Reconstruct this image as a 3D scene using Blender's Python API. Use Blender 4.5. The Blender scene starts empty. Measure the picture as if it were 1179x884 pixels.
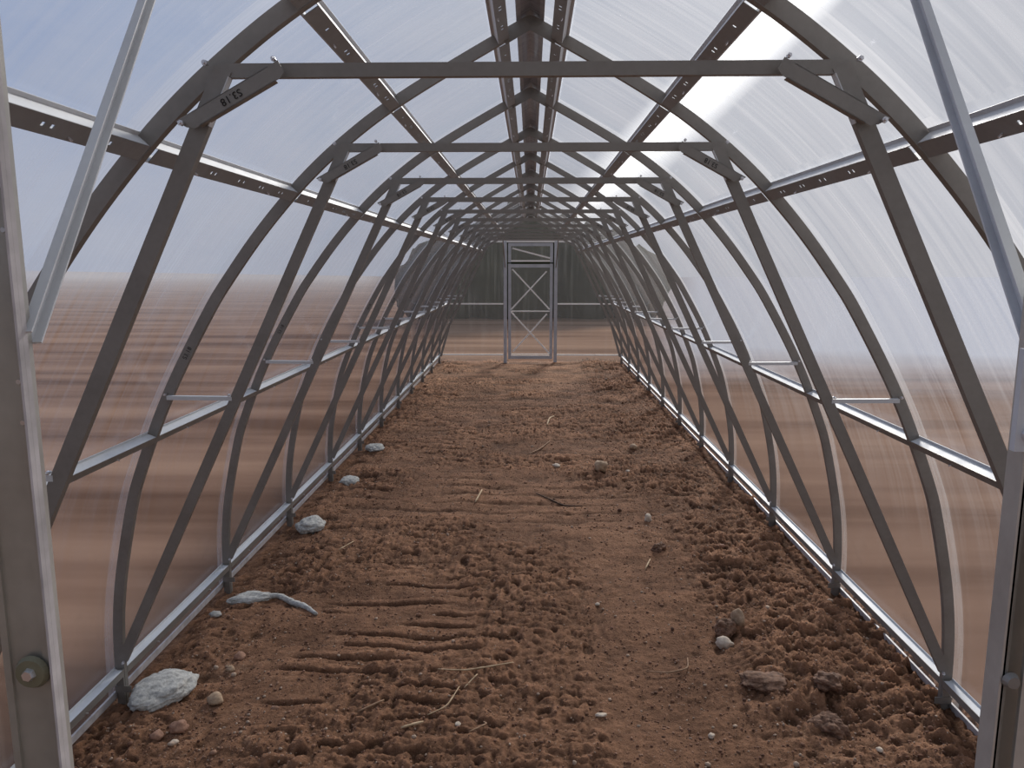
import bpy, bmesh, math, random
import numpy as np
from mathutils import Vector, Matrix

random.seed(7)
RNG = np.random.default_rng(11)
S = bpy.context.scene
COL = S.collection
rad = math.radians

# ------------------------------------------------------------------ helpers
class MB:
    """collects boxes, sweeps and prisms, then links them as one mesh object"""
    def __init__(self):
        self.v = []; self.f = []; self.uv = None
    def add(self, vs, fs):
        o = len(self.v)
        self.v += [tuple(p) for p in vs]
        self.f += [tuple(i + o for i in f) for f in fs]
    def box(self, c, ax, h):
        c = Vector(c); a = [Vector(x).normalized() * k for x, k in zip(ax, h)]
        vs = []
        for i in (-1, 1):
            for j in (-1, 1):
                for k in (-1, 1):
                    vs.append(c + a[0] * i + a[1] * j + a[2] * k)
        self.add(vs, [(0, 1, 3, 2), (4, 6, 7, 5), (0, 4, 5, 1), (2, 3, 7, 6), (0, 2, 6, 4), (1, 5, 7, 3)])
    def abox(self, x0, x1, y0, y1, z0, z1):
        self.box(((x0 + x1) / 2, (y0 + y1) / 2, (z0 + z1) / 2), ((1, 0, 0), (0, 1, 0), (0, 0, 1)),
                 ((x1 - x0) / 2, (y1 - y0) / 2, (z1 - z0) / 2))
    def sweep(self, sec, frames, cap=True):
        n = len(sec); vs = []; fs = []
        for P, a, b in frames:
            P, a, b = Vector(P), Vector(a), Vector(b)
            vs += [P + a * s + b * t for s, t in sec]
        for k in range(len(frames) - 1):
            for i in range(n):
                j = (i + 1) % n
                fs.append((k * n + i, k * n + j, (k + 1) * n + j, (k + 1) * n + i))
        if cap:
            fs.append(tuple(range(n))); fs.append(tuple((len(frames) - 1) * n + i for i in range(n)))
        self.add(vs, fs)
    def bar(self, p0, p1, sec, b):
        """straight member: section swept from p0 to p1, b = the section's second axis (made square to the bar)"""
        p0, p1, b = Vector(p0), Vector(p1), Vector(b)
        d = (p1 - p0).normalized(); b = (b - d * b.dot(d)).normalized(); a = d.cross(b)
        self.sweep(sec, [(p0, a, b), (p1, a, b)])
    def cyl(self, c, d, r, h, n=10, r2=None):
        c, d = Vector(c), Vector(d).normalized()
        a = d.orthogonal().normalized(); b = d.cross(a); r2 = r if r2 is None else r2
        vs = [c + (a * math.cos(2 * math.pi * i / n) + b * math.sin(2 * math.pi * i / n)) * r for i in range(n)]
        vs += [c + d * h + (a * math.cos(2 * math.pi * i / n) + b * math.sin(2 * math.pi * i / n)) * r2 for i in range(n)]
        fs = [(i, (i + 1) % n, n + (i + 1) % n, n + i) for i in range(n)] + [tuple(range(n)), tuple(range(n, 2 * n))]
        self.add(vs, fs)
    def build(self, name, mat, parent=None, smooth=False):
        me = bpy.data.meshes.new(name)
        me.from_pydata(self.v, [], self.f)
        bm = bmesh.new(); bm.from_mesh(me)
        bmesh.ops.recalc_face_normals(bm, faces=bm.faces)
        bm.to_mesh(me); bm.free()
        if smooth:
            me.polygons.foreach_set('use_smooth', [True] * len(me.polygons))
        me.materials.append(mat)
        return link(name, me, parent)

def link(name, me, parent=None):
    o = bpy.data.objects.new(name, me); COL.objects.link(o)
    if parent: o.parent = parent
    return o
def tag(o, label=None, cat=None, group=None, kind=None):
    if label: o['label'] = label
    if cat: o['category'] = cat
    if group: o['group'] = group
    if kind: o['kind'] = kind
    return o
def thing(name, label, cat, loc=(0, 0, 0), group=None):
    o = link(name, None); o.location = loc; o.empty_display_size = .05
    return tag(o, label, cat, group)
def dup(root, loc, label, group=None):
    r = root.copy(); COL.objects.link(r); r.location = loc; r['label'] = label
    if group: r['group'] = group
    for ch in list(root.children):
        c = ch.copy(); COL.objects.link(c); c.parent = r
        for g in list(ch.children):
            d = g.copy(); COL.objects.link(d); d.parent = c
    return r
def usec(w, d, t=.0018):
    """U profile: web along the first axis at 0, flanges reaching +d along the second"""
    h = w / 2
    return [(-h, 0), (h, 0), (h, d), (h - t, d), (h - t, t), (-h + t, t), (-h + t, d), (-h, d)]
def lsec(w, d, t=.002):
    return [(0, 0), (w, 0), (w, t), (t, t), (t, d), (0, d)]

# ------------------------------------------------------------------ node helpers
def newmat(name):
    m = bpy.data.materials.new(name); m.use_nodes = True
    nt = m.node_tree; nt.nodes.clear()
    out = nt.nodes.new('ShaderNodeOutputMaterial')
    return m, nt, out
def N(nt, t, **kw):
    n = nt.nodes.new('ShaderNode' + t)
    for k, v in kw.items():
        if k in n.inputs: n.inputs[k].default_value = v
        else: setattr(n, k, v)
    return n
def L(nt, a, b): nt.links.new(a, b)
def math_(nt, op, a, b=None, clamp=False):
    n = nt.nodes.new('ShaderNodeMath'); n.operation = op; n.use_clamp = clamp
    for i, x in enumerate((a, b)):
        if x is None: continue
        if isinstance(x, (int, float)): n.inputs[i].default_value = x
        else: L(nt, x, n.inputs[i])
    return n.outputs[0]
def ramp(nt, fac, stops, interp='LINEAR'):
    r = nt.nodes.new('ShaderNodeValToRGB'); r.color_ramp.interpolation = interp
    e = r.color_ramp.elements
    while len(e) < len(stops): e.new(.5)
    for el, (p, c) in zip(e, stops):
        el.position = p; el.color = (*c, 1) if len(c) == 3 else c
    L(nt, fac, r.inputs[0]); return r.outputs[0]
def g3(x): return (x, x, x)
def noise(nt, vec, scale, detail=4, rough=.55, stretch=None):
    if stretch:
        mp = N(nt, 'Mapping'); mp.inputs['Scale'].default_value = stretch
        L(nt, vec, mp.inputs[0]); vec = mp.outputs[0]
    n = N(nt, 'TexNoise', Scale=scale, Detail=detail, Roughness=rough); L(nt, vec, n.inputs['Vector'])
    return n.outputs[0]
def mixc(nt, fac, a, b):
    m = nt.nodes.new('ShaderNodeMix'); m.data_type = 'RGBA'
    if isinstance(fac, (int, float)): m.inputs[0].default_value = fac
    else: L(nt, fac, m.inputs[0])
    for i, x in ((6, a), (7, b)):
        if isinstance(x, tuple): m.inputs[i].default_value = (*x, 1)
        else: L(nt, x, m.inputs[i])
    return m.outputs[2]

# ------------------------------------------------------------------ materials
def metal(name, base, metallic=.75, rough=.42, var=.15):
    m, nt, out = newmat(name)
    tc = N(nt, 'TexCoord')
    n1 = noise(nt, tc.outputs['Object'], 9, 5)
    n2 = noise(nt, tc.outputs['Object'], 70, 3)
    v = math_(nt, 'ADD', math_(nt, 'MULTIPLY', n1, .7), math_(nt, 'MULTIPLY', n2, .3))
    c = ramp(nt, v, [(.3, tuple(x * (1 - var) for x in base)), (.7, tuple(min(1, x * (1 + var)) for x in base))])
    b = N(nt, 'BsdfPrincipled', Metallic=metallic)
    L(nt, c, b.inputs['Base Color'])
    L(nt, ramp(nt, n1, [(.2, g3(rough - .08)), (.8, g3(rough + .12))]), b.inputs['Roughness'])
    L(nt, b.outputs[0], out.inputs[0])
    return m
GALV = metal('galvanised_steel', (.255, .240, .220), .35, .48)
GALV_WEB = metal('purlin_steel', (.31, .325, .335), .35, .48)
DOORBAR = metal('pale_door_steel', (.92, .92, .90), .0, .5, .06)
GALV_BRIGHT_LIT = metal('bright_lit_galvanised_steel', (.64, .66, .68), .08, .62, .08)  # brighter copy of the steel; on flanges it stands for sky light
POST = metal('brushed_post_steel', (.50, .485, .445), .35, .40, .18)
ZINC = metal('zinc_bolt', (.75, .75, .78), .9, .3, .05)
ALU = metal('door_frame_steel', (.50, .53, .58), .3, .45)

def plain(name, col, rough=.8):
    m, nt, out = newmat(name)
    tc = N(nt, 'TexCoord'); n1 = noise(nt, tc.outputs['Object'], 25, 5)
    b = N(nt, 'BsdfPrincipled', Roughness=rough)
    L(nt, ramp(nt, n1, [(.3, tuple(x * .75 for x in col)), (.7, tuple(min(1, x * 1.2) for x in col))]), b.inputs['Base Color'])
    L(nt, b.outputs[0], out.inputs[0]); return m
INK = plain('black_ink', (.012, .011, .010))
WASHER = plain('olive_plastic_washer', (.16, .15, .095), .5)
BROWNMETAL = plain('ridge_flashing_paint', (.34, .33, .335), .5)

def poly_mat(name, lengthwise=True, base=.20, dust=.22, tint=(.90, .91, .93)):
    """twin-wall polycarbonate: clear sheet, fine ribs along the sheet, hazy scattering, dust and splashes low down"""
    m, nt, out = newmat(name)
    uv = N(nt, 'UVMap'); uvo = uv.outputs[0]
    sep = N(nt, 'SeparateXYZ'); L(nt, uvo, sep.inputs[0])
    u, v = sep.outputs[0], sep.outputs[1]
    s1 = noise(nt, uvo, 1, 3, .6, (52, .7, 1))
    s2 = noise(nt, uvo, 1, 4, .6, (18, .6, 1))
    s3 = noise(nt, uvo, 1, 3, .5, (2.2, 1.6, 1))
    haze = math_(nt, 'ADD', math_(nt, 'MULTIPLY', math_(nt, 'SUBTRACT', s1, .5), .60),
                 math_(nt, 'MULTIPLY', math_(nt, 'SUBTRACT', s2, .5), .52))
    haze = math_(nt, 'ADD', haze, math_(nt, 'MULTIPLY', math_(nt, 'SUBTRACT', s3, .5), .30))
    haze = math_(nt, 'ADD', haze, base)
    if lengthwise:   # the sheets are clearer low down
        haze = math_(nt, 'MULTIPLY', haze, ramp(nt, math_(nt, 'MULTIPLY', v, .5), [(.25, g3(.14)), (.85, g3(1))]))
    else:
        haze = math_(nt, 'ADD', math_(nt, 'MULTIPLY', haze, .17), .012)
    if lengthwise:
        fr = math_(nt, 'FRACT', math_(nt, 'SUBTRACT', u, .602))
        band = math_(nt, 'ADD', math_(nt, 'GREATER_THAN', fr, .945), math_(nt, 'LESS_THAN', fr, .02), True)
        bn = noise(nt, uvo, 1, 3, .6, (30, 3, 1))
        haze = math_(nt, 'ADD', haze, math_(nt, 'MULTIPLY', band, math_(nt, 'MULTIPLY', bn, .45)))
    haze = math_(nt, 'MINIMUM', math_(nt, 'MAXIMUM', haze, .03), .9)
    tr = N(nt, 'BsdfTransparent'); tr.inputs[0].default_value = (*tint, 1)
    tl = N(nt, 'BsdfTranslucent'); tl.inputs[0].default_value = (.82, .82, .83, 1)
    df = N(nt, 'BsdfDiffuse'); df.inputs[0].default_value = (.36, .29, .24, 1)
    mx = N(nt, 'MixShader'); L(nt, haze, mx.inputs[0]); L(nt, tr.outputs[0], mx.inputs[1]); L(nt, tl.outputs[0], mx.inputs[2])
    cur = mx.outputs[0]
    if dust:
        # dried splashes and dust towards the bottom edge
        low = ramp(nt, v, [(0, g3(1)), (.42, g3(.25)), (.9, g3(0))])
        d1 = ramp(nt, noise(nt, uvo, 14, 5, .65), [(.55, g3(0)), (.68, g3(1))])
        d0 = noise(nt, uvo, 3, 4)
        df_ = math_(nt, 'MULTIPLY', low, math_(nt, 'ADD', math_(nt, 'MULTIPLY', d1, dust), math_(nt, 'MULTIPLY', d0, dust)), True)
        mx = N(nt, 'MixShader'); L(nt, df_, mx.inputs[0]); L(nt, cur, mx.inputs[1]); L(nt, df.outputs[0], mx.inputs[2]); cur = mx.outputs[0]
    gl = N(nt, 'BsdfGlossy', Roughness=.22); gl.inputs[0].default_value = (.95, .96, 1, 1)
    lw = N(nt, 'LayerWeight', Blend=.5)
    gf = ramp(nt, lw.outputs['Facing'], [(0, g3(.03)), (.6, g3(.07)), (.86, g3(.24)), (1, g3(.75))])
    mx = N(nt, 'MixShader'); L(nt, gf, mx.inputs[0]); L(nt, cur, mx.inputs[1]); L(nt, gl.outputs[0], mx.inputs[2])
    L(nt, mx.outputs[0], out.inputs[0])
    return m
POLY = poly_mat('polycarbonate_sheet')
POLY_END = poly_mat('polycarbonate_end_sheet', False, .10, .05, (.86, .86, .84))
POLY_EDGE = plain('sheet_edge_tape', (.55, .52, .52), .5)

def soil_mat(name, outside=False):
    m, nt, out = newmat(name)
    g = N(nt, 'NewGeometry'); P = g.outputs['Position']
    a = noise(nt, P, 1.3, 5, .6); b = noise(nt, P, 9, 6, .65); c = noise(nt, P, 60, 6, .75)
    v = math_(nt, 'ADD', math_(nt, 'MULTIPLY', a, .30), math_(nt, 'ADD', math_(nt, 'MULTIPLY', b, .34), math_(nt, 'MULTIPLY', c, .36)))
    col = ramp(nt, v, [(.30, (.068, .034, .020)), (.44, (.182, .093, .054)), (.56, (.300, .156, .089)), (.70, (.50, .32, .205))])
    # pale dry flecks
    fl = ramp(nt, noise(nt, P, 120, 2, .6), [(.66, g3(0)), (.74, g3(1))])
    col = mixc(nt, math_(nt, 'MULTIPLY', fl, .5), col, (.42, .31, .23))
    at = N(nt, 'Attribute', attribute_name='cavity_shade')  # shade in hollows and light on crests, put into the colour
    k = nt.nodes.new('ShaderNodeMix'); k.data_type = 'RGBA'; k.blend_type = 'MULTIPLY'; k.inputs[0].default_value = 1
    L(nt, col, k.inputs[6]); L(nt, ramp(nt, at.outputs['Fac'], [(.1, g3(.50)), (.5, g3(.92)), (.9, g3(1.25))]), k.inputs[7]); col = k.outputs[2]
    bs = N(nt, 'BsdfPrincipled', Roughness=.95)
    bs.inputs['Specular IOR Level'].default_value = .15
    L(nt, col, bs.inputs['Base Color'])
    bp = N(nt, 'Bump', Strength=1.0, Distance=.012); L(nt, math_(nt, 'ADD', math_(nt, 'MULTIPLY', c, 1.0), math_(nt, 'MULTIPLY', b, 1.3)), bp.inputs['Height'])
    L(nt, bp.outputs[0], bs.inputs['Normal'])
    L(nt, bs.outputs[0], out.inputs[0]); return m
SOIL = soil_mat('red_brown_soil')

def field_mat():
    m, nt, out = newmat('ploughed_field')
    g = N(nt, 'NewGeometry'); P = g.outputs['Position']
    rows = noise(nt, P, 1, 4, .6, (.12, 1.1, 1)); big = noise(nt, P, .12, 4)
    v = math_(nt, 'ADD', math_(nt, 'MULTIPLY', rows, .7), math_(nt, 'MULTIPLY', big, .3))
    col = ramp(nt, v, [(.36, (.108, .061, .041)), (.5, (.218, .134, .095)), (.64, (.305, .196, .138))])
    # painted haze pales the field far out either side, nearer on the right
    sp = N(nt, 'SeparateXYZ'); L(nt, P, sp.inputs[0]); x, y = sp.outputs[0], sp.outputs[1]
    ln = N(nt, 'VectorMath', operation='LENGTH'); L(nt, P, ln.inputs[0])
    d = math_(nt, 'ADD', ln.outputs['Value'], math_(nt, 'MULTIPLY', math_(nt, 'SUBTRACT', big, .5), 5))
    tr = math_(nt, 'DIVIDE', math_(nt, 'SUBTRACT', d, 11), 5, True)
    tl = math_(nt, 'DIVIDE', math_(nt, 'SUBTRACT', d, 20), 70, True)
    isr = math_(nt, 'GREATER_THAN', x, 0)
    t = math_(nt, 'ADD', math_(nt, 'MULTIPLY', tr, isr), math_(nt, 'MULTIPLY', tl, math_(nt, 'SUBTRACT', 1, isr)))
    ra = math_(nt, 'DIVIDE', math_(nt, 'ABSOLUTE', x), math_(nt, 'MAXIMUM', y, .5))
    mk = math_(nt, 'DIVIDE', math_(nt, 'SUBTRACT', ra, .15), .07, True)
    pale = mixc(nt, isr, (.48, .45, .44), (.50, .515, .56))
    col = mixc(nt, math_(nt, 'MULTIPLY', t, mk), col, pale)
    bs = N(nt, 'BsdfDiffuse'); L(nt, col, bs.inputs[0]); L(nt, bs.outputs[0], out.inputs[0]); return m
def simple_noise(name, stops, scale, stretch=None):
    m, nt, out = newmat(name)
    g = N(nt, 'NewGeometry')
    bs = N(nt, 'BsdfDiffuse'); L(nt, ramp(nt, noise(nt, g.outputs['Position'], scale, 5, .6, stretch), stops), bs.inputs[0])
    L(nt, bs.outputs[0], out.inputs[0]); return m

def attr_mat(name):
    m, nt, out = newmat(name)
    at = N(nt, 'Attribute', attribute_name='tone'); tc = N(nt, 'TexCoord')
    n1 = noise(nt, tc.outputs['Object'], 90, 3)
    col = mixc(nt, math_(nt, 'MULTIPLY', n1, .5), at.outputs['Color'], (.10, .045, .025))
    bs = N(nt, 'BsdfPrincipled', Roughness=.95); L(nt, col, bs.inputs['Base Color'])
    L(nt, bs.outputs[0], out.inputs[0]); return m
def rock_mat(name, lo, hi, scale=35):
    m, nt, out = newmat(name)
    tc = N(nt, 'TexCoord'); n1 = noise(nt, tc.outputs['Object'], scale, 6, .65)
    bs = N(nt, 'BsdfPrincipled', Roughness=.9); L(nt, ramp(nt, n1, [(.32, lo), (.66, hi)]), bs.inputs['Base Color'])
    bp = N(nt, 'Bump', Strength=.7, Distance=.006); L(nt, n1, bp.inputs['Height']); L(nt, bp.outputs[0], bs.inputs['Normal'])
    L(nt, bs.outputs[0], out.inputs[0]); return m
CONCRETE = rock_mat('grey_concrete', (.30, .295, .275), (.62, .61, .57), 60)
STONE_TAN = rock_mat('tan_stone', (.27, .17, .10), (.50, .36, .24))
STONE_PALE = rock_mat('pale_stone', (.48, .38, .29), (.72, .62, .50))
STONE_RED = rock_mat('red_brown_stone', (.24, .12, .075), (.42, .24, .16))
CLOD = rock_mat('earth_clod', (.075, .038, .024), (.27, .148, .09), 45)
STRAW = rock_mat('dry_straw', (.42, .29, .17), (.66, .50, .32))
TWIG = rock_mat('brown_twig', (.22, .13, .075), (.44, .28, .17))
DARKTWIG = rock_mat('dark_twig', (.05, .03, .02), (.14, .08, .05))

# ------------------------------------------------------------------ the arch profile
PTS = [(1.546, -.06), (1.547, .10), (1.543, .25), (1.530, .385), (1.505, .53), (1.457, .738), (1.415, .869), (1.293, 1.158),
       (1.131, 1.449), (1.050, 1.570), (.935, 1.722), (.815, 1.858), (.727, 1.945), (.637, 2.022), (.523, 2.108), (.400, 2.186),
       (.250, 2.272), (.100, 2.354), (0.0, 2.408)]
def curve(n=6):
    p = [Vector(q) for q in PTS]; out = []
    p = [p[0] * 2 - p[1]] + p + [p[-1] * 2 - p[-2]]
    for i in range(1, len(p) - 2):
        for k in range(n):
            t = k / n
            out.append(.5 * ((2 * p[i]) + (p[i + 1] - p[i - 1]) * t + (2 * p[i - 1] - 5 * p[i] + 4 * p[i + 1] - p[i + 2]) * t * t
                             + (3 * p[i] - p[i - 1] - 3 * p[i + 1] + p[i + 2]) * t ** 3))
    out.append(p[-2]); return out
CUR = curve()
for _ in range(3):   # ease small kinks
    CUR = [CUR[0]] + [(CUR[i - 1] + CUR[i] * 2 + CUR[i + 1]) / 4 for i in range(1, len(CUR) - 1)] + [CUR[-1]]
def frame2(i):
    a, b = CUR[max(0, i - 1)], CUR[min(len(CUR) - 1, i + 1)]
    t = (b - a).normalized(); return CUR[i], t, Vector((t.y, -t.x))    # point, uphill tangent, outward normal
def frame_at_z(z):
    i = min(range(len(CUR)), key=lambda k: abs(CUR[k].y - z)); return frame2(i)
D0 = 1.602                      # first truss; one every metre after it
Y_FRONT, Y_BACK = .602, 12.602

# ------------------------------------------------------------------ arch trusses
AW, AD = .020, .036             # arch profile: thickness along the house, depth in its own plane
def arch_half(mb, s, mirror_y=1):
    fr = []
    for i in range(len(CUR)):
        P, t, n = frame2(i)
        Q = P - n * AD
        if i == len(CUR) - 1:
            n = Vector((0, 1)); Q = Vector((0, P.y - AD * 1.12))
        fr.append(((s * Q.x, 0, Q.y), (0, 1, 0), (s * n.x, 0, n.y)))
    mb.sweep(usec(AW, AD), fr)

def text_mesh(body, size):
    cu = bpy.data.curves.new('stamp', 'FONT'); cu.body = body; cu.size = size; cu.extrude = .0002
    cu.align_x = 'CENTER'; cu.align_y = 'CENTER'; cu.space_character = 1.05; cu.offset = .0
    o = bpy.data.objects.new('stamp', cu); COL.objects.link(o)
    dg = bpy.context.evaluated_depsgraph_get(); dg.update()
    me = bpy.data.meshes.new_from_object(o.evaluated_get(dg))
    bpy.data.objects.remove(o); me.materials.clear(); me.materials.append(INK); return me
def oriented(me, c, ex, up, name, parent):
    ex, up = Vector(ex).normalized(), Vector(up); up = (up - ex * up.dot(ex)).normalized(); n = ex.cross(up)
    M = Matrix((ex, up, n)).transposed().to_4x4(); M.translation = Vector(c)
    m2 = me.copy(); m2.transform(M)
    return link(name, m2, parent)

LEG_T, LEG_B = Vector((.612, 0, 1.994)), Vector((1.508, 0, .155))
KN_A, KN_B = Vector((.497, 0, 1.984)), Vector((.682, 0, 1.884))
YL = -.016                      # plane of the truss members, just in front of the arch
def make_truss():
    root = thing('arch_truss', 'x', 'greenhouse arch', (0, 0, 0), 'arch trusses down the tunnel')
    code = text_mesh('S3.18', .021)
    arches = {}
    for s in (-1, 1):
        mb = MB(); arch_half(mb, s); a = mb.build('arch', GALV, root); arches[s] = a
        # leg: U bar from tie bar down to the foot
        mb = MB(); t, b = Vector((s * LEG_T.x, YL - .012, LEG_T.z)), Vector((s * LEG_B.x, YL - .012, LEG_B.z))
        mb.bar(t, b, usec(.036, .018), (0, 1, 0)); lg = mb.build('leg', GALV, root)
        # pale bent end of the leg under the tie bar
        mb = MB(); d = (b - t).normalized()
        px = Vector((-s * d.z * -1, 0, 0))
        nrm = Vector((d.z, 0, -d.x)) * (1 if s > 0 else -1)     # towards the tunnel axis
        nrm = nrm if nrm.x * s < 0 else -nrm
        mb.bar(t + d * .010 + nrm * .019, t + d * .115 + nrm * .019, [(-.009, 0), (.009, 0), (.009, .002), (-.009, .002)], nrm)
        mb.build('flange', GALV_BRIGHT_LIT, lg)
        # knee brace
        mb = MB(); ka, kb = Vector((s * KN_A.x, YL - .034, KN_A.z)), Vector((s * KN_B.x, YL - .034, KN_B.z))
        d = (kb - ka).normalized()
        # pointed ends: a thin web plate with slanted tips plus two flanges
        up = Vector((-d.z, 0, d.x)); up = up if up.z > 0 else -up
        hw = .0155
        tip = [ka - d * .012 + up * hw, ka - d * .012 - up * (hw - .006), ka + d * .002 - up * hw,
               kb - d * .010 - up * hw, kb + d * .004 - up * (hw - .010), kb + d * .018 + up * hw]
        vs = tip + [p + Vector((0, .0018, 0)) for p in tip]
        mb.add(vs, [tuple(range(6)), tuple(range(6, 12))] + [(i, (i + 1) % 6, 6 + (i + 1) % 6, 6 + i) for i in range(6)])
        for sg in (-1, 1):
            mb.bar(ka + d * .012 + up * sg * (hw - .001), kb - d * .02 + up * sg * (hw - .001), [(-.001, 0), (.001, 0), (.001, .018), (-.001, .018)], (0, 1, 0))
        kn = mb.build('knee_brace', GALV, root)
        mid = (ka + kb) / 2 + Vector((0, -.0012, 0))
        ex = d if s < 0 else -d
        upt = Vector((-ex.z, 0, ex.x))
        oriented(code, mid - Vector((0, .0004, 0)), ex, upt, 'stamped_code', kn)
        # short strut between arch and leg
        mb = MB()
        mb.bar((s * 1.268, YL - .004, 1.154), (s * 1.038, YL - .004, 1.152), usec(.018, .014), (0, 0, -1))
        mb.build('strut', GALV_BRIGHT_LIT, root)
        # bolts
        for (x, z, y, r) in ((.690, 1.884, -.062, .006), (.505, 2.008, -.045, .005), (.640, 2.000, -.050, .006),
                             (1.275, 1.158, -.028, .005), (1.046, 1.158, -.034, .005), (1.500, .150, -.034, .006)):
            mb = MB()
            mb.cyl((s * x, y, z), (0, 1, 0), r, .007, 6); mb.cyl((s * x, y - .006, z), (0, 1, 0), r * .55, .02, 8)
            mb.build('bolt', ZINC, root)
        # foot bracket reaching into the soil
        mb = MB()
        mb.bar((s * 1.512, -.004, .115), (s * 1.512, -.004, -.05), usec(.030, .022), (s, 0, 0))
        mb.abox(min(s * 1.485, s * 1.545), max(s * 1.485, s * 1.545), -.022, -.018, .025, .05)
        mb.build('foot', GALV, root)
        # faint stamped code on the arch itself
        if s > 0: continue
        P, t, n = frame_at_z(1.30); c = P - n * .02
        exx = Vector((s * t.x, 0, t.y)) * (1 if s < 0 else -1)
        oriented(code, (s * c.x, -AW / 2 - .0006, c.y), exx, Vector((-exx.z, 0, exx.x)), 'stamped_code', arches[s])
    # tie bar between the legs
    mb = MB(); mb.bar((-.632, YL - .010, 1.9905), (.632, YL - .010, 1.9905), usec(.027, .016), (0, 1, 0))
    mb.build('tie_bar', GALV, root)
    # ridge gusset where both halves meet
    mb = MB()
    for s in (-1, 1):
        P, t, n = frame_at_z(2.385)
        mb.bar((0, -.0135, 2.372), (s * .085, -.0135, 2.372 - .085 * .55), [(-.014, 0), (.014, 0), (.014, .0016), (-.014, .0016)], (0, -1, 0))
    mb.build('ridge_plate', GALV, root)
    return root
ORD = ['first', 'second', 'third', 'fourth', 'fifth', 'sixth', 'seventh', 'eighth', 'ninth', 'tenth', 'eleventh']
HINT = ['largest overhead', 'beside the nearest concrete lump', 'beside the pale concrete spill', 'just beyond the third',
        'feet near a small concrete lump', 'near mid tunnel', 'just past mid tunnel', 'in the far half', 'small in the distance',
        'second to last', 'right before the end wall']
truss = make_truss()
for k in range(11):
    lab = '%s grey steel arch truss counted from the doorway, %s' % (ORD[k], HINT[k])
    if k == 0: truss.location = (0, D0, 0); truss['label'] = lab
    else: dup(truss, (0, D0 + k, 0), lab)

for ch in [c for c in truss.children if c.name.startswith('knee_brace')]:
    for g in list(ch.children):     # the nearest right-hand brace is plain
        if sum(v.co.x for v in g.data.vertices) > 0: bpy.data.objects.remove(g)

# ------------------------------------------------------------------ purlins and rails (a run of one-metre segments each)
def run(name, label, cat, s, z, web, dep, holes, mat_web, mat_fl, inset=.001, part='segment'):
    root = thing(name, label, cat, (0, 0, 0), None)
    P, t, n = frame_at_z(z)
    t3 = Vector((s * t.x, 0, t.y)); n3 = Vector((s * n.x, 0, n.y)); y3 = Vector((0, 1, 0))
    base = Vector((s * P.x, 0, P.y)) - n3 * (dep + inset)
    # proto segment in local coordinates, origin at its near end
    ya, yb = .013, .987
    mbw = MB(); th = .0009
    rows = [(-web / 2, -.0042), (-.0042, .0042), (.0042, web / 2)]
    y0 = ya + (.014 if holes else .0)
    def strip(lo, hi, a, b):
        mbw.box(base + t3 * ((lo + hi) / 2) + y3 * ((a + b) / 2), (t3, y3, n3), ((hi - lo) / 2, (b - a) / 2, th))
    if holes:
        strip(*rows[0], y0, yb); strip(*rows[2], y0, yb)
        prev = y0
        for h in (.15, .32, .345, .50, .535, .66, .685, .83, .86):
            strip(*rows[1], prev, h - .0045); prev = h + .0045
        strip(*rows[1], prev, yb)
    else:
        strip(-web / 2, web / 2, y0, yb)
    mbf = MB()   # uphill flange with its small lip, downhill flange
    for sg in (-1, 1):
        mbf.box(base + t3 * (sg * (web / 2 - th)) + n3 * (dep / 2) + y3 * .5, (t3, y3, n3), (th, (yb - ya) / 2, dep / 2))
        mbf.box(base + t3 * (sg * (web / 2 + .004)) + n3 * (dep - .001) + y3 * .5, (t3, y3, n3), (.005, (yb - ya) / 2, th))
    seg = mbw.build(part, mat_web, root)
    fl = mbf.build('flange', mat_fl, seg)  # sky light on the flanges painted by the brighter steel
    # screw tips sticking out of the web
    scs = []
    for h in (.24, .74):
        mbs = MB(); mbs.cyl(base + y3 * h - n3 * .010 - t3 * (web * .3), n3, .0022, .012, 6)
        scs.append(mbs.build('screw_tip', ZINC, seg))
    seg.location = (0, Y_FRONT, 0)
    for k in range(1, 12):
        c = seg.copy(); COL.objects.link(c); c.parent = root; c.location = (0, Y_FRONT + k, 0)
        for ch in [fl] + scs:
            d = ch.copy(); COL.objects.link(d); d.parent = c
    return root
for s, side in ((-1, 'left'), (1, 'right')):
    run('base_rail', 'light metal base rail running along the soil at the foot of the %s wall' % side, 'rail', s, .105, .026, .034, False, GALV, GALV_BRIGHT_LIT, part='rail_segment')
    run('side_rail', 'light metal side rail running the length of the %s wall at waist height' % side, 'rail', s, 1.015, .024, .034, False, GALV, GALV_BRIGHT_LIT, part='rail_segment')
    run('purlin', 'perforated metal purlin running along the %s shoulder of the tunnel, above head height' % side, 'purlin', s, 1.855, .038, .033, True, GALV_WEB, GALV_BRIGHT_LIT, part='purlin_segment')
    run('purlin', 'perforated metal purlin running along the %s roof slope, midway between shoulder and ridge' % side, 'purlin', s, 2.145, .038, .033, True, GALV_WEB, GALV_BRIGHT_LIT, part='purlin_segment')
    run('purlin', 'perforated metal purlin running just %s of the ridge' % side, 'purlin', s, 2.358, .038, .033, True, GALV_WEB, GALV_BRIGHT_LIT, part='purlin_segment')

# ridge flashing under the apex
mb = MB()
for s in (-1, 1):
    mb.bar((0, Y_FRONT, 2.418), (0, Y_BACK, 2.418), [(0, 0), (s * .045, -.026), (s * .045, -.028), (0, -.002)], (0, 0, 1))
tag(mb.build('trim_1', BROWNMETAL), 'grey ridge flashing running along the very top of the tunnel roof', 'trim', kind='structure')

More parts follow.
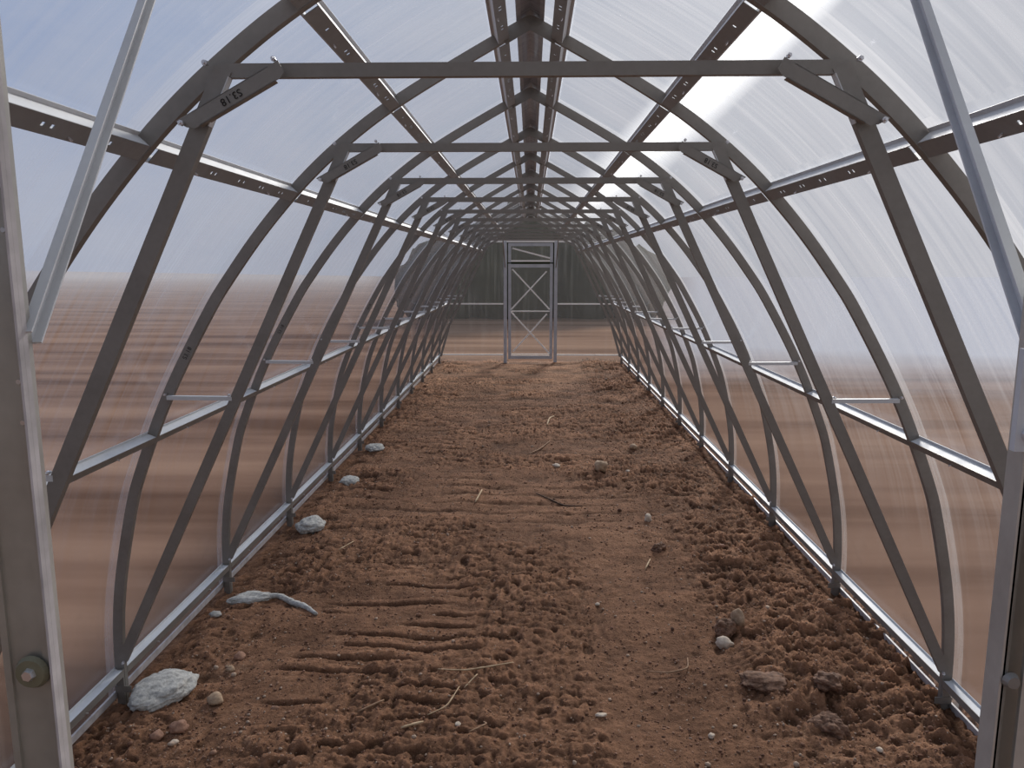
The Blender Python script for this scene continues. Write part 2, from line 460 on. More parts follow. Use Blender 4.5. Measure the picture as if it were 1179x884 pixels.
# ------------------------------------------------------------------ polycarbonate shell
def sheet(name, pts2d, y0, y1, mat, label, parent=None, rows=26, off=.004, arc0=0):
    """thin sheet following a piece of the profile; uv = (metres along the house, metres along the arc)"""
    vs, fs, uvs = [], [], []; arc = arc0; prev = None
    for j, p in enumerate(pts2d):
        if prev is not None: arc += (p - prev).length
        prev = p
        for i in range(rows + 1):
            y = y0 + (y1 - y0) * i / rows
            vs.append((p.x, y, p.y)); uvs.append((y, arc))
    w = rows + 1
    for j in range(len(pts2d) - 1):
        for i in range(rows):
            fs.append((j * w + i, j * w + i + 1, (j + 1) * w + i + 1, (j + 1) * w + i))
    me = bpy.data.meshes.new(name); me.from_pydata(vs, [], fs)
    ul = me.uv_layers.new(name='UVMap')
    for lp in me.loops: ul.data[lp.index].uv = uvs[lp.vertex_index]
    me.polygons.foreach_set('use_smooth', [True] * len(me.polygons)); me.materials.append(mat)
    o = link(name, me, parent)
    if parent is None: tag(o, label, 'wall', kind='structure')
    return o
OFF = [p + frame2(i)[2] * .006 for i, p in enumerate(CUR)]
OFF[0] = Vector((OFF[0].x, .012)); OFF = [OFF[0]] + [p for p in OFF[1:] if p.y > .03]
OFF[-1] = Vector((0, 2.416))
ish = min(range(len(OFF)), key=lambda k: abs(OFF[k].y - 1.90))
Lp = [Vector((-p.x, p.y)) for p in OFF]; Rp = [p.copy() for p in OFF]
arcU = sum((OFF[i + 1] - OFF[i]).length for i in range(ish))
sheet('wall_left', Lp[:ish + 1], Y_FRONT - .02, Y_BACK + .02, POLY, 'translucent polycarbonate sheeting of the left wall')
sheet('wall_right', Rp[:ish + 1], Y_FRONT - .02, Y_BACK + .02, POLY, 'translucent polycarbonate sheeting of the right wall')
roof = Lp[ish:] + Rp[ish:-1][::-1]
sheet('ceiling', roof, Y_FRONT - .02, Y_BACK + .02, POLY, 'translucent polycarbonate sheeting of the arched roof', arc0=arcU)
# bright taped lower edge of the sheets
for s, nm, sd in ((-1, 'trim_2', 'left'), (1, 'trim_3', 'right')):
    mb = MB(); mb.abox(min(s * 1.548, s * 1.556), max(s * 1.548, s * 1.556), Y_FRONT, Y_BACK, -.005, .022)
    tag(mb.build(nm, POLY_EDGE), 'pale edge strip along the bottom of the %s sheeting' % sd, 'trim', kind='structure')

def flat_sheet(name, polys, y, mat, parent=None):
    vs, fs = [], []
    for poly in polys:
        o = len(vs); vs += [(x, y, z) for x, z in poly]; fs.append(tuple(range(o, o + len(poly))))
    me = bpy.data.meshes.new(name); me.from_pydata(vs, [], fs)
    ul = me.uv_layers.new(name='UVMap')
    for lp in me.loops:
        x, _, z = vs[lp.vertex_index]; ul.data[lp.index].uv = (x, z)
    me.materials.append(mat); return link(name, me, parent)
def end_polys(hw, ztop):
    side = [(p.x, p.y) for p in OFF if p.x > hw]
    ztip = [p for p in OFF if p.x <= hw][0].y
    right = [(hw, .02)] + side + [(hw, ztip)]
    left = [(-x, z) for x, z in right]
    cap = [(p.x, p.y) for p in OFF if p.x <= hw]
    top = [(hw, ztop)] + cap + [(-x, z) for x, z in cap[:-1][::-1]] + [(-hw, ztop)]
    return [right, left, top]
tag(flat_sheet('wall_back', end_polys(.385, 1.985), Y_BACK + .016, POLY_END), 'translucent sheeting of the far end wall around the door', 'wall', kind='structure')
FR = end_polys(.392, 2.02)
tag(flat_sheet('wall_front', FR, Y_FRONT - .022, POLY_END), 'translucent sheeting of the near end wall around the open doorway', 'wall', kind='structure')

# ------------------------------------------------------------------ far end frame and door
ef = thing('end_frame', 'silver metal end frame with header, rails and door posts on the far end wall', 'frame', (0, Y_BACK, 0))
for s in (-1, 1):
    mb = MB(); arch_half(mb, s); mb.build('arch', GALV, ef)
    mb = MB(); mb.bar((s * .418, -.022, 2.0), (s * .418, -.022, -.05), usec(.052, .034), (0, 1, 0)); mb.build('post', ALU, ef)
    mb = MB(); mb.bar((s * .45, -.014, .985), (s * 1.35, -.014, .985), usec(.022, .02), (0, 0, -1)); mb.build('rail', DOORBAR, ef)
    mb = MB(); mb.bar((s * .45, -.014, .135), (s * 1.53, -.014, .135), usec(.022, .02), (0, 0, -1)); mb.build('bottom_rail', DOORBAR, ef)
    mb = MB(); mb.bar((s * .425, -.035, 1.58), (s * .452, -.52, 2.105), usec(.022, .014), (-s, 0, 0)); mb.build('brace', GALV, ef)
    # short lower leg with a bright end
    mb = MB(); mb.bar((s * 1.50, -.05, .10), (s * 1.335, -.05, .66), usec(.036, .02), (0, 1, 0)); lg = mb.build('leg', GALV, ef)
    mb = MB(); mb.bar((s * 1.350, -.056, .61), (s * 1.331, -.056, .675), usec(.040, .02), (0, 1, 0)); mb.build('end_cap', DOORBAR, lg)
mb = MB(); mb.bar((-.66, -.02, 1.995), (.66, -.02, 1.995), usec(.030, .03), (0, 1, 0)); mb.build('header', DOORBAR, ef)

dr = thing('door_1', 'narrow silver framed door with crossed braces and small transom in the end wall', 'door', (0, Y_BACK, 0)); dr['kind'] = 'structure'
def dbar(nm, p0, p1, w, mat=ALU, y=-.012, d=.022, b=(0, 1, 0), par=None):
    mb = MB(); mb.bar((p0[0], y, p0[1]), (p1[0], y, p1[1]), usec(w, d), b); return mb.build(nm, mat, par or dr)
leaf = link('leaf', None, dr); trn = link('transom', None, dr)
for s in (-1, 1):
    dbar('stile', (s * .345, .055), (s * .345, 1.635), .048, par=leaf)
    dbar('stile', (s * .345, 1.655), (s * .345, 1.972), .048, par=trn)
dbar('top_rail', (-.32, 1.60), (.32, 1.60), .055, par=leaf); dbar('bottom_rail', (-.32, .085), (.32, .085), .055, par=leaf)
dbar('bottom_lip', (-.32, .135), (.32, .135), .012, DOORBAR, -.016, par=leaf)
dbar('middle_rail', (-.32, .862), (.32, .862), .020, DOORBAR, -.020, .016, (0, 0, -1), par=leaf)
dbar('cross_brace', (-.300, 1.545), (.318, .885), .022, DOORBAR, -.026, .012, par=leaf)
dbar('cross_brace', (.265, 1.510), (-.318, .885), .022, DOORBAR, -.018, .012, par=leaf)
dbar('cross_brace', (-.318, .840), (.318, .150), .022, DOORBAR, -.026, .012, par=leaf)
dbar('cross_brace', (.275, .810), (-.290, .180), .022, DOORBAR, -.018, .012, par=leaf)
dbar('top_rail', (-.32, 1.945), (.32, 1.945), .050, par=trn); dbar('bottom_rail', (-.32, 1.680), (.32, 1.680), .026, DOORBAR, par=trn)
dbar('diagonal_brace', (-.30, 1.885), (.318, 1.725), .024, DOORBAR, -.022, .012, par=trn)
flat_sheet('pane', [[(-.35, .06), (.35, .06), (.35, 1.63), (-.35, 1.63)]], .013, POLY_END, leaf)
flat_sheet('pane', [[(-.35, 1.66), (.35, 1.66), (.35, 1.97), (-.35, 1.97)]], .013, POLY_END, trn)

# ------------------------------------------------------------------ near doorway frame: left and right posts, braces
lp_ = thing('door_post', 'left post of the near doorway, sheeted and fixed with a round washer', 'post', (-.417, Y_FRONT, 0))
mb = MB(); mb.bar((0, -.018, 2.02), (0, -.018, -.05), usec(.045, .010), (0, 1, 0))
for x in (-.018, .016): mb.abox(x - .003, x + .003, -.0205, -.018, -.05, 2.02)
mb.build('post', POST, lp_)
mb = MB(); mb.cyl((.005, -.023, 1.268), (0, -1, 0), .0145, .004, 24, .012); ws = mb.build('washer', WASHER, lp_)
mb = MB(); mb.cyl((.005, -.027, 1.268), (0, -1, 0), .0058, .004, 6, .0045); mb.build('screw', ZINC, ws)
for z in (1.514, 1.481, 1.665, 1.632):
    mb = MB(); mb.cyl((.017, -.0195, z), (0, -1, 0), .002, .002, 8); mb.build('rivet', ZINC, lp_)
mb = MB(); mb.abox(.0226, .0246, -.027, -.016, -.04, 2.02); mb.build('sheet_edge', POLY_EDGE, lp_)

rp_ = thing('door_post', 'right post of the near doorway with a bolted joining plate', 'post', (.430, Y_FRONT, 0))
mb = MB(); mb.bar((-.012, -.002, 2.02), (-.012, -.002, -.05), usec(.056, .020), (0, -1, 0))
mb.abox(-.042, -.036, -.022, -.002, -.05, 2.02)
mb.build('post', POST, rp_)
mb = MB(); mb.abox(-.024, -.006, -.023, -.019, -.05, 1.45); mb.build('inner_channel', POST, rp_)
mb = MB(); mb.abox(-.054, .012, -.0285, -.0225, 1.464, 1.543); pl = mb.build('joining_plate', GALV_BRIGHT_LIT, rp_)
for z in (1.521, 1.4775):
    mb = MB(); mb.cyl((-.044, -.0285, z), (0, -1, 0), .0062, .005, 14, .0048); mb.cyl((-.044, -.0335, z), (0, -1, 0), .003, .0015, 6); mb.build('bolt', ZINC, pl)
mb = MB(); mb.cyl((-.034, -.023, 1.272), (0, -1, 0), .007, .005, 14, .005); mb.build('bolt', GALV, rp_)
for s, side in ((-1, 'left'), (1, 'right')):
    pr = lp_ if s < 0 else rp_
    o = Vector(pr.location)
    mb = MB(); mb.bar(Vector((s * .397, Y_FRONT - .012, 1.548)) - o, Vector((s * .460, Y_FRONT + .49, 2.115)) - o, usec(.016, .009), (-s, 0, 0))
    mb.build('brace', GALV_BRIGHT_LIT, pr)['label'] = 'bright slanting metal brace rising towards the roof'
fa = thing('front_arch', 'plain metal arch around the near doorway, outside the picture edges', 'greenhouse arch', (0, Y_FRONT, 0))
for s in (-1, 1):
    mb = MB(); arch_half(mb, s); mb.build('arch', GALV, fa)

# ------------------------------------------------------------------ soil
def vnoise(x, y, seed):
    r = np.random.default_rng(seed); T = r.random((256, 256))
    xi = np.floor(x).astype(int); yi = np.floor(y).astype(int); fx = x - xi; fy = y - yi
    fx = fx * fx * fx * (fx * (fx * 6 - 15) + 10); fy = fy * fy * fy * (fy * (fy * 6 - 15) + 10)
    g = lambda a, b: T[a % 256, b % 256]
    return (g(xi, yi) * (1 - fx) + g(xi + 1, yi) * fx) * (1 - fy) + (g(xi, yi + 1) * (1 - fx) + g(xi + 1, yi + 1) * fx) * fy - .5
def sstep(a, b, x):
    t = np.clip((x - a) / (b - a), 0, 1); return t * t * (3 - 2 * t)
def soil_h(x, y):
    x = np.asarray(x, float); y = np.asarray(y, float)
    wx = x + .05 * vnoise(x * 5, y * 5, 91); wy = y + .05 * vnoise(x * 5, y * 5, 92)
    h = .030 * vnoise(x * 1.4, y * 1.4, 1) + .030 * vnoise(wx * 4.3, wy * 4.3, 2)
    patch = sstep(-.12, .22, vnoise(x * 1.8 + 7, y * 1.8, 3)) * .62 + .24
    right = sstep(.55, 1.2, x)
    patch = np.clip(patch + .55 * right + .3 * sstep(-1.0, -1.35, x), 0, 1.5)
    b1 = np.abs(vnoise(wx * 13, wy * 13, 4)); b2 = np.abs(vnoise(wx * 29, wy * 29, 5)); b3 = np.abs(vnoise(x * 61, y * 61, 6)); b4 = vnoise(x * 120, y * 120, 8)
    h = h + patch * (.040 * b1 + .030 * b2 + .021 * b3 + .007 * b4 + .0035 * vnoise(x * 210, y * 210, 21))
    # small sharp pits and cracks
    h = h - .018 * patch * sstep(.28, .40, vnoise(wx * 17 + 3, wy * 22, 7))
    # tread marks pressed across the left half
    tr = sstep(-1.05, -.9, x) * sstep(-.12, -.35, x) * sstep(2.1, 2.3, y) * sstep(4.3, 3.4, y)
    ph = y / .105 + .55 * vnoise(x * 3.1, y * 2.0, 10) + .12 * x
    fr = ph - np.floor(ph)
    groove = np.exp(-((fr - .5) / .095) ** 2)
    h = h + tr * sstep(-.05, .15, vnoise(x * 3.2, y * 9, 12)) * (-.024 * groove + .008 * (fr - .5))
    far = sstep(4, 5, y); ph = y / .19 + .9 * vnoise(x * 1.7, y * 1.2, 14)
    fr = ph - np.floor(ph); h = h - far * .011 * np.exp(-((fr - .5) / .12) ** 2) * sstep(-.1, .2, vnoise(x * 2.5, y * 2.5, 15))
    # banked against the right wall, hollow along the left
    h = h + .022 * sstep(1.05, 1.50, x) * (.75 + .8 * vnoise(x * 2, y * 3.0, 17)) - .03 * sstep(-1.38, -1.52, x) - .030 * sstep(1.40, 1.50, x)
    h = h + .03 * np.exp(-((x - 1.0) / .22) ** 2) * sstep(-.1, .25, vnoise(x * 2, y * 2.2, 19))
    for lx, ly in ((-1.30, 2.76), (-1.24, 3.56), (-1.28, 4.66), (-1.27, 5.62), (-1.29, 6.64)):
        h = h - .032 * np.exp(-(((x - lx) / .09) ** 2 + ((y - ly) / .055) ** 2))
    # hollow beside the split stone
    h = h - .035 * np.exp(-(((x - .86) / .06) ** 2 + ((y - 3.09) / .07) ** 2))
    return h - .012
def soil_mesh():
    ys = [.2]
    while ys[-1] < 12.9: ys.append(ys[-1] + (.03 if ys[-1] < 1.9 else max(.0055, .0030 * ys[-1])))
    ys = np.array(ys); xs = np.linspace(-1.6, 1.6, 560)
    X, Y = np.meshgrid(xs, ys); Z = soil_h(X, Y)
    nx, ny = len(xs), len(ys)
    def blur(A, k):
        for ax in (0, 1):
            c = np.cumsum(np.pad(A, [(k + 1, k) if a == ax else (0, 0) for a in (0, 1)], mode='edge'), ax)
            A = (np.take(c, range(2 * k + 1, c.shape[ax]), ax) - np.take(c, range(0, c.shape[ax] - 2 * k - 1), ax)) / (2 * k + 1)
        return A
    hollow_shade = np.clip((Z - blur(blur(Z, 5), 5)) / .012 * .5 + .5, 0, 1).ravel().astype(np.float32)   # painted shading: hollows darkened, crests paled
    co = np.stack([X.ravel(), Y.ravel(), Z.ravel()], 1).astype(np.float32)
    i = np.arange(nx * ny).reshape(ny, nx)
    q = np.stack([i[:-1, :-1], i[:-1, 1:], i[1:, 1:], i[1:, :-1]], -1).reshape(-1, 4)
    me = bpy.data.meshes.new('floor')
    me.vertices.add(len(co)); me.vertices.foreach_set('co', co.ravel())
    me.loops.add(q.size); me.loops.foreach_set('vertex_index', q.ravel().astype(np.int32))
    me.polygons.add(len(q)); me.polygons.foreach_set('loop_start', np.arange(0, q.size, 4, dtype=np.int32))
    me.update(); me.validate()
    me.polygons.foreach_set('use_smooth', np.ones(len(q), bool))
    da = me.attributes.new('cavity_shade', 'FLOAT', 'POINT'); da.data.foreach_set('value', hollow_shade)
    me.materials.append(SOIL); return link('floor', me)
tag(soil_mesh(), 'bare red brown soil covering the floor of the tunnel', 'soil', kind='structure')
def H(x, y): return float(soil_h(np.array([x]), np.array([y]))[0])

# uncounted crumbs of earth and grit: one object
def crumbs(n=34000):
    ico = bmesh.new(); bmesh.ops.create_icosphere(ico, subdivisions=1, radius=1)
    bv = np.array([v.co[:] for v in ico.verts]); bf = np.array([[v.index for v in f.verts] for f in ico.faces]); ico.free()
    y = 2.0 + (RNG.random(n) ** 1.9) * 8.5; x = RNG.uniform(-1.5, 1.5, n)
    keep = RNG.random(n) < np.clip(.35 + .9 * np.abs(x) / 1.5, 0, 1); x, y = x[keep], y[keep]; n = len(x)
    r = .0013 + .0050 * RNG.random(n) ** 3.5 + .0010 * (y / 4)
    r = np.where(RNG.random(n) < .03, r * 2.0, r)
    z = soil_h(x, y)
    sc = RNG.uniform(.65, 1.35, (n, 3)); sc[:, 2] *= .75
    V = bv[None] * (1 + .25 * RNG.uniform(-1, 1, (n, len(bv), 1))) * sc[:, None] * r[:, None, None]
    V += np.stack([x, y, z + r * .25], 1)[:, None]
    F = (bf[None] + (np.arange(n) * len(bv))[:, None, None]).reshape(-1, 3)
    me = bpy.data.meshes.new('soil_crumbs'); V = V.reshape(-1, 3).astype(np.float32)
    me.vertices.add(len(V)); me.vertices.foreach_set('co', V.ravel())
    me.loops.add(F.size); me.loops.foreach_set('vertex_index', F.ravel().astype(np.int32))
    me.polygons.add(len(F)); me.polygons.foreach_set('loop_start', np.arange(0, F.size, 3, dtype=np.int32)); me.update(); me.validate()
    pal = np.array([(.21, .105, .065), (.28, .15, .09), (.37, .215, .14), (.12, .06, .037), (.52, .39, .29)])
    tone = pal[RNG.choice(5, n, p=[.26, .26, .22, .12, .14])]
    ca = me.color_attributes.new('tone', 'FLOAT_COLOR', 'POINT')
    ca.data.foreach_set('color', np.repeat(np.concatenate([tone, np.ones((n, 1))], 1), len(bv), 0).astype(np.float32).ravel())
    me.materials.append(attr_mat('crumb_earth'))
    tag(link('soil_crumbs', me), 'loose crumbs of earth and grit strewn over the soil', 'grit', kind='stuff')
crumbs()

# ------------------------------------------------------------------ stones, clods, concrete, twigs
def lump(name, x, y, size, mat, label, cat, flat=.7, seed=0, sub=3, rough=.16, sink=.25, rz=0, cut=0):
    r = np.random.default_rng(seed + 100)
    bm = bmesh.new(); bmesh.ops.create_icosphere(bm, subdivisions=sub, radius=1)
    from mathutils import noise as mn
    off = Vector(r.uniform(-50, 50, 3))
    for v in bm.verts:
        p = v.co.normalized()
        k = 1 + rough * 2 * mn.noise(p * 1.3 + off) + rough * mn.noise(p * 3.1 + off) + rough * .5 * mn.noise(p * 7 + off) + rough * .35 * mn.noise(p * 16 + off)
        q = p * k
        if cut: q.z = min(q.z, cut)
        v.co = q
    M = Matrix.Rotation(rz, 4, 'Z') @ Matrix.Diagonal((size[0], size[1], size[0] * flat if len(size) < 3 else size[2], 1))
    bm.transform(M)
    me = bpy.data.meshes.new(name); bm.to_mesh(me); bm.free()
    me.polygons.foreach_set('use_smooth', [True] * len(me.polygons)); me.materials.append(mat)
    o = link(name, me); hz = size[2] if len(size) > 2 else size[0] * flat
    o.location = (x, y, H(x, y) + hz * (1 - 2 * sink)); return tag(o, label, cat)
G = 'concrete lumps along the left wall'
for x, y, sx, sy, sz, rz, lab, sd in (
    (-1.385, 2.60, .105, .125, .040, -.5, 'large grey concrete lump beside the second arch foot on the left, nearest the camera', 1),
    (-1.345, 3.43, .10, .055, .026, .3, 'grey concrete lump by the third arch foot on the left, trailing a pale spill', 2),
    (-1.365, 4.50, .085, .10, .046, -.2, 'domed grey concrete lump beside the fourth arch foot on the left', 3),
    (-1.350, 5.46, .075, .085, .034, .2, 'grey concrete lump beside the fifth arch foot on the left', 4),
    (-1.372, 6.48, .082, .085, .030, 0, 'smaller, most distant grey concrete lump beside the sixth arch foot on the left', 5)):
    tag(lump('concrete_lump', x, y, (sx, sy, sz), CONCRETE, lab, 'concrete', seed=sd, sub=5, rough=.12, sink=.36, rz=rz), group=G)
lump('concrete_crumb', -1.455, 3.27, (.030, .022, .014), CONCRETE, 'small grey concrete crumb at the near side of the third left arch foot', 'concrete', seed=8)
def ribbon(name, pts, r, mat, label, cat, taper=True):
    """a thin stalk or spill lying along the soil through pts (x, y, lift)"""
    P = [Vector((x, y, H(x, y) + l)) for x, y, l in pts]; Q = []
    for i in range(len(P) - 1):
        for k in range(5): Q.append(P[i].lerp(P[i + 1], k / 5))
    Q.append(P[-1])
    for _ in range(2): Q = [Q[0]] + [(Q[i - 1] + Q[i] * 2 + Q[i + 1]) / 4 for i in range(1, len(Q) - 1)] + [Q[-1]]
    fr = []; sec = [(math.cos(a * math.pi / 3), math.sin(a * math.pi / 3)) for a in range(6)]
    for i, q in enumerate(Q):
        d = (Q[min(i + 1, len(Q) - 1)] - Q[max(i - 1, 0)]).normalized(); b = Vector((0, 0, 1)); a = d.cross(b).normalized(); b = a.cross(d)
        k = r * ((.45 + .55 * math.sin(math.pi * (i + .6) / (len(Q) + .2))) if taper else 1) * (1 + .12 * math.sin(i * 2.3))
        fr.append((q, a * k * (1 if not isinstance(cat, tuple) else 1), b * k))
    mb = MB(); mb.sweep(sec, fr); o = mb.build(name, mat, smooth=True); return tag(o, label, cat)
ribbon('concrete_spill', [(-1.30, 3.44, .014), (-1.22, 3.46, .014), (-1.13, 3.41, .012), (-1.06, 3.35, .012), (-.985, 3.28, .008)], .016, CONCRETE,
       'pale narrow dribble of set concrete curving away from the third left arch foot', 'concrete')

for a in (
    ('stone', .562, 5.766, (.064, .054, .050), STONE_TAN, 'round tan stone lying alone right of centre, midway down the tunnel', .7, 11),
    ('stone', .219, 5.887, (.042, .026, .014), STONE_PALE, 'flat pale chip left of the round tan stone at mid tunnel', .7, 12),
    ('stone', .840, 3.050, (.036, .026, .026), STONE_PALE, 'pale blocky stone at the near edge of the hollow on the right', .7, 13),
    ('stone', .935, 3.190, (.024, .040, .044), STONE_TAN, 'upright tan stone half buried behind the blocky pale stone on the right', .7, 14),
    ('earth_clod', .875, 3.165, (.055, .045, .040), CLOD, 'dark earth clod in the hollow beside the two stones on the right', .7, 15),
    ('earth_clod', 1.125, 2.655, (.055, .050, .030), CLOD, 'rounded dark earth clod on the right, nearer the right wall foot', .7, 16),
    ('earth_clod', 1.068, 2.475, (.060, .048, .036), CLOD, 'large earth clod with shaded near face at the lower right', .7, 17),
    ('earth_clod', .905, 2.70, (.085, .060, .022), CLOD, 'flat slab of earth with dark undercut on the right of the foreground', .7, 18),
    ('earth_clod', .745, 4.145, (.040, .036, .026), CLOD, 'dark rounded clod by the mushroom pale stone, right of centre', .7, 19),
    ('stone', .755, 4.630, (.026, .022, .030), STONE_PALE, 'small pale stone standing beside a dark pit, right of centre', .7, 20),
    ('stone', -1.162, 2.568, (.036, .028, .020), STONE_TAN, 'tan stone right of the nearest concrete lump', .7, 21),
    ('stone', -1.276, 2.350, (.022, .020, .016), STONE_RED, 'rounded reddish stone at the lower left near the left post', .7, 22),
    ('stone', -1.218, 2.392, (.030, .026, .022), STONE_RED, 'brown squarish stone just right of the rounded reddish stone at lower left', .7, 23),
    ('stone', -1.205, 2.325, (.016, .013, .010), STONE_PALE, 'small pale pebble below the brown squarish stone at lower left', .7, 24),
    ('stone', -1.200, 2.905, (.028, .022, .016), STONE_RED, 'pinkish stone above the tan stone on the left', .7, 25),
    ('stone', -1.205, 2.815, (.020, .016, .012), STONE_TAN, 'small tan stone just below the pinkish stone on the left', .7, 26),
    ('stone', .265, 2.520, (.020, .012, .006), STONE_PALE, 'flat pale chip lying alone in the smooth soil at the bottom centre', .7, 27),
    ('stone', .640, 2.425, (.013, .010, .008), STONE_PALE, 'pale pebble in the rough soil at the bottom right of centre', .7, 28),
    ('stone', .93, 6.62, (.045, .034, .026), STONE_TAN, 'tan stone by the right wall, beyond the round tan stone', .7, 29),
    ('stone', .765, 5.72, (.018, .016, .012), STONE_PALE, 'small pale stone right of the round tan stone', .7, 30),
    ('stone', 1.10, 4.15, (.020, .016, .012), STONE_RED, 'reddish pebble in the shaded bank by the right wall', .7, 31),
    ('stone', .33, 3.42, (.012, .010, .007), STONE_PALE, 'tiny pale pebble in the smooth soil right of centre', .7, 32),
    ('stone', -.245, 2.43, (.012, .010, .007), STONE_PALE, 'tiny white pebble beside a bent straw at the bottom, left of centre', .7, 33),
    ('stone', 1.18, 2.34, (.012, .010, .008), STONE_PALE, 'tiny pale pebble right of the large shaded clod', .7, 34),
):
    nm, x, y, sz, mt, lab, fl, sd = a
    clod = nm != 'stone'
    lump(nm, x, y, sz, mt, lab, 'stone' if nm == 'stone' else 'clod', seed=sd, rough=.20 if clod else .14, sink=.34 if clod else .24, rz=sd * .7, sub=5 if clod else 3)

for nm, pts, r, mt, lab in (
    ('straw_stalk', [(-.36, 2.79, .012), (-.25, 2.775, .012), (-.17, 2.80, .018), (-.06, 2.85, .014)], .0036, STRAW, 'long pale straw stalk lying across the centre foreground'),
    ('straw_stalk', [(-.20, 2.76, .014), (-.245, 2.68, .012)], .003, STRAW, 'short straw branching off below the long stalk in the foreground'),
    ('straw_stalk', [(-.262, 2.665, .012), (-.295, 2.53, .010), (-.36, 2.49, .008)], .0032, STRAW, 'bent straw pointing down towards the lower left of centre'),
    ('twig', [(-.155, 2.44, .012), (-.140, 2.40, .014), (-.20, 2.345, .010)], .0034, TWIG, 'hooked brown twig at the bottom of the foreground, centre left'),
    ('twig', [(-.615, 2.50, .010), (-.53, 2.56, .010)], .0044, TWIG, 'short thick twig in the tread marks, left foreground'),
    ('straw_stalk', [(-.435, 2.375, .010), (-.365, 2.42, .012)], .0050, STRAW, 'short pale stick at the bottom left of centre, right of the tread marks'),
    ('straw_stalk', [(.175, 7.50, .012), (.205, 7.85, .014), (.26, 7.98, .012)], .009, STRAW, 'forked pale straw in the far middle of the tunnel'),
    ('straw_stalk', [(-.37, 4.98, .012), (-.34, 5.25, .015)], .007, STRAW, 'upright looking pale straw left of centre at mid tunnel'),
    ('twig', [(.05, 5.20, .008), (.13, 5.10, .010), (.24, 4.98, .008), (.36, 4.96, .008)], .006, DARKTWIG, 'thin dark twig curving across the soil below the flat pale chip'),
    ('twig', [(-.02, 6.40, .010), (.10, 6.62, .010), (.19, 6.86, .010)], .006, TWIG, 'slim brown twig left of the flat pale chip, beyond it'),
    ('straw_stalk', [(.625, 3.86, .012), (.672, 4.00, .014)], .0046, STRAW, 'pale straw sticking out of a dark pit, right of centre'),
    ('twig', [(.47, 2.82, .012), (.56, 2.80, .012), (.64, 2.82, .014), (.66, 2.93, .012)], .0034, TWIG, 'angled rootlet lying on the right of the foreground'),
    ('straw_stalk', [(-1.07, 4.03, .010), (-1.02, 4.18, .012)], .0038, STRAW, 'single pale straw on the left, beyond the concrete spill'),
):
    ribbon(nm, pts, r, mt, lab, 'twig' if nm == 'twig' else 'straw')

# ------------------------------------------------------------------ outside: field, trees
def outside():
    xs = np.concatenate([np.linspace(-90, -6, 22), [-1.62, 1.62], np.linspace(6, 90, 22)]); ys = np.concatenate([[-40, -20, -8, -2, .15], np.linspace(12.85, 110, 40)])
    vs = []; fs = []
    for yv in ys:
        for xv in xs:
            d = max(0, abs(xv) - 2)
            vs.append((xv, yv, -.06 + (.9 * max(0, (-xv - 14)) / 60 if xv < 0 else 0)))
    w = len(xs)
    for j in range(len(ys) - 1):
        for i in range(w - 1):
            if abs(xs[i] + 1.62) < 1e-6 and ys[j] < 12 and ys[j + 1] > .2: continue
            fs.append((j * w + i, j * w + i + 1, (j + 1) * w + i + 1, (j + 1) * w + i))
    me = bpy.data.meshes.new('ground'); me.from_pydata(vs, [], fs); me.materials.append(field_mat())
    tag(link('ground', me), 'ploughed brown field outside the sheeting', 'field', kind='structure')
outside()
def blob_row(name, items, mat, label, cat):
    from mathutils import noise as mn
    bm = bmesh.new()
    for (x, y, z, rx, ry, rz) in items:
        r = bmesh.ops.create_icosphere(bm, subdivisions=3, radius=1); off = Vector((x * 3.1, y, z))
        for v in r['verts']:
            p = v.co.copy(); k = 1 + .28 * mn.noise(p * 1.9 + off) + .16 * mn.noise(p * 4.7 + off)
            v.co = Vector((x + p.x * k * rx, y + p.y * k * ry, z + p.z * k * rz))
    me = bpy.data.meshes.new(name); bm.to_mesh(me); bm.free(); me.polygons.foreach_set('use_smooth', [True] * len(me.polygons)); me.materials.append(mat)
    return tag(link(name, me), label, cat, kind='stuff')
rr = random.Random(4)
items = []
for i in range(9):
    x = -3.2 + i * .8 + rr.uniform(-.3, .3)
    h = 3.6 - .40 * abs(x) + rr.uniform(-.1, .2)
    items.append((x, 24.5 + rr.uniform(-.5, .8), h * .42, 1.0, 1.0, h * .58))
FOL = simple_noise('dark_foliage', [(.3, (.016, .020, .009)), (.6, (.036, .042, .019)), (.8, (.062, .060, .032))], .9)
blob_row('bushes', items, FOL, 'dark belt of bushes seen blurred behind the far end wall', 'bushes')

# ------------------------------------------------------------------ light
SUN = Vector((.24, .84, .46)).normalized()
GLOW = Vector((.26, .93, .26)).normalized()
w = bpy.data.worlds.new('World'); S.world = w; w.use_nodes = True
nt = w.node_tree; nt.nodes.clear()
out = nt.nodes.new('ShaderNodeOutputWorld'); bg = nt.nodes.new('ShaderNodeBackground')
tc = N(nt, 'TexCoord'); D = tc.outputs['Generated']
sp = N(nt, 'SeparateXYZ'); L(nt, D, sp.inputs[0])
left = ramp(nt, math_(nt, 'MULTIPLY_ADD' if False else 'ADD', math_(nt, 'MULTIPLY', sp.outputs[0], .5), .5), [(.05, (.26, .36, .60)), (.46, (.41, .48, .62)), (.75, (.48, .50, .56))])
hor = ramp(nt, sp.outputs[2], [(-.02, g3(.0)) if False else (0.0, g3(1)), (.35, g3(0))])
sky = mixc(nt, math_(nt, 'MULTIPLY', hor, .55), left, (.50, .51, .56))
cl = ramp(nt, noise(nt, D, 2.6, 5, .6, (1, 1, 2.2)), [(.38, g3(0)), (.66, g3(1))])
sky = mixc(nt, math_(nt, 'MULTIPLY', cl, .45), sky, (.62, .63, .68))
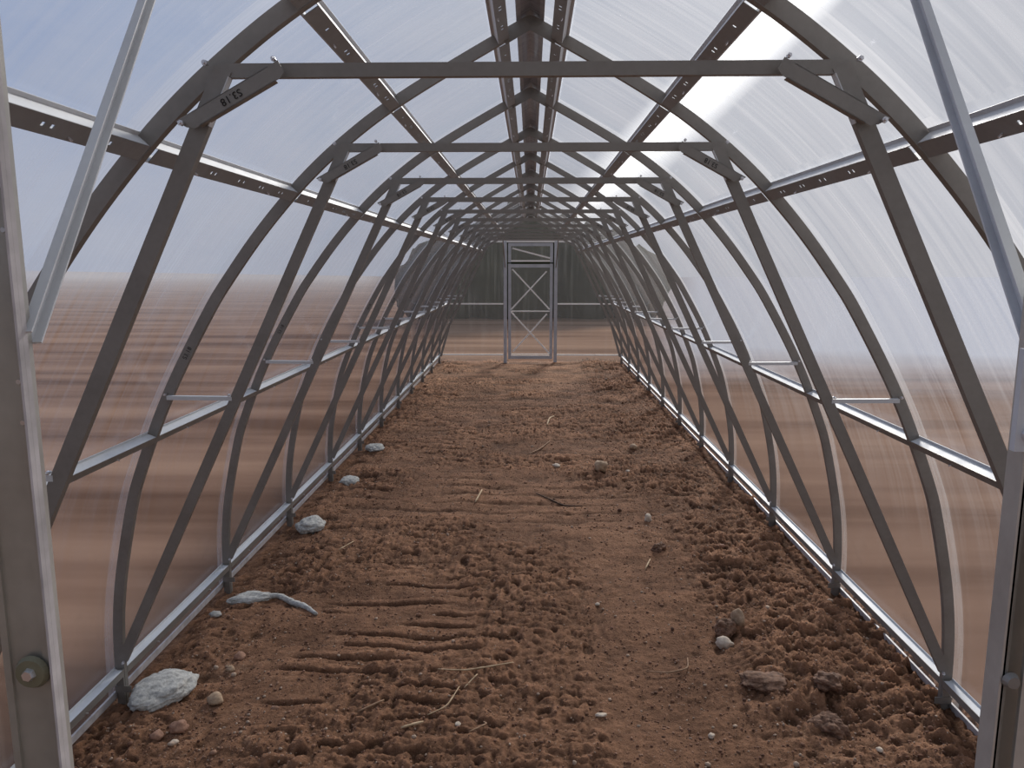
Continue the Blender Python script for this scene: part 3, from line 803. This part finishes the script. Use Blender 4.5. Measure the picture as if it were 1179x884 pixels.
# sun glare of the ribbed sheets, painted into the sky as a streak
def dot(v):
    vd = N(nt, 'VectorMath', operation='DOT_PRODUCT'); L(nt, D, vd.inputs[0]); vd.inputs[1].default_value = v; return vd.outputs['Value']
wide = ramp(nt, dot(GLOW), [(.86, g3(0)), (.97, g3(.10)), (1, g3(.25))])
sky = mixc(nt, wide, sky, (.95, .94, .93))
glare_streak = ramp(nt, math_(nt, 'ABSOLUTE', dot((.7071, 0, -.7071))), [(.0, g3(1)), (.012, g3(.5)), (.04, g3(0))])
along = ramp(nt, dot(GLOW), [(.93, g3(0)), (.985, g3(.8)), (1, g3(1))])
sky = mixc(nt, math_(nt, 'MULTIPLY', glare_streak, along), sky, (3.2, 3.15, 3.05))
# the side behind the camera is duller
back = ramp(nt, math_(nt, 'ADD', math_(nt, 'MULTIPLY', sp.outputs[1], .5), .5), [(.10, g3(.55)), (.55, g3(1))])
mm = nt.nodes.new('ShaderNodeMix'); mm.data_type = 'RGBA'; mm.blend_type = 'MULTIPLY'; mm.inputs[0].default_value = 1
L(nt, sky, mm.inputs[6]); L(nt, back, mm.inputs[7])
L(nt, mm.outputs[2], bg.inputs[0]); bg.inputs[1].default_value = 1.0
L(nt, bg.outputs[0], out.inputs[0])

sl = bpy.data.lights.new('sun', 'SUN'); sl.energy = 4.8; sl.angle = rad(11); sl.color = (1, .95, .88)
so = bpy.data.objects.new('sun', sl); COL.objects.link(so); so.rotation_euler = (-SUN).to_track_quat('-Z', 'Y').to_euler()

# ------------------------------------------------------------------ camera
cam = bpy.data.cameras.new('camera'); cam.sensor_fit = 'HORIZONTAL'; cam.sensor_width = 36; cam.lens = 869.5 / 1179 * 36
cam.clip_start = .02; cam.clip_end = 400
co = bpy.data.objects.new('camera', cam); COL.objects.link(co)
co.location = (.005, 0, 1.605); co.rotation_euler = (rad(90 - 8.915), 0, rad(1.411))
S.camera = co
S.view_settings.view_transform = 'Standard'; S.view_settings.look = 'None'; S.view_settings.exposure = 0
S.cycles.use_denoising = True
S.cycles.transparent_max_bounces = 24
S.cycles.max_bounces = 10; S.cycles.diffuse_bounces = 4; S.cycles.transmission_bounces = 8
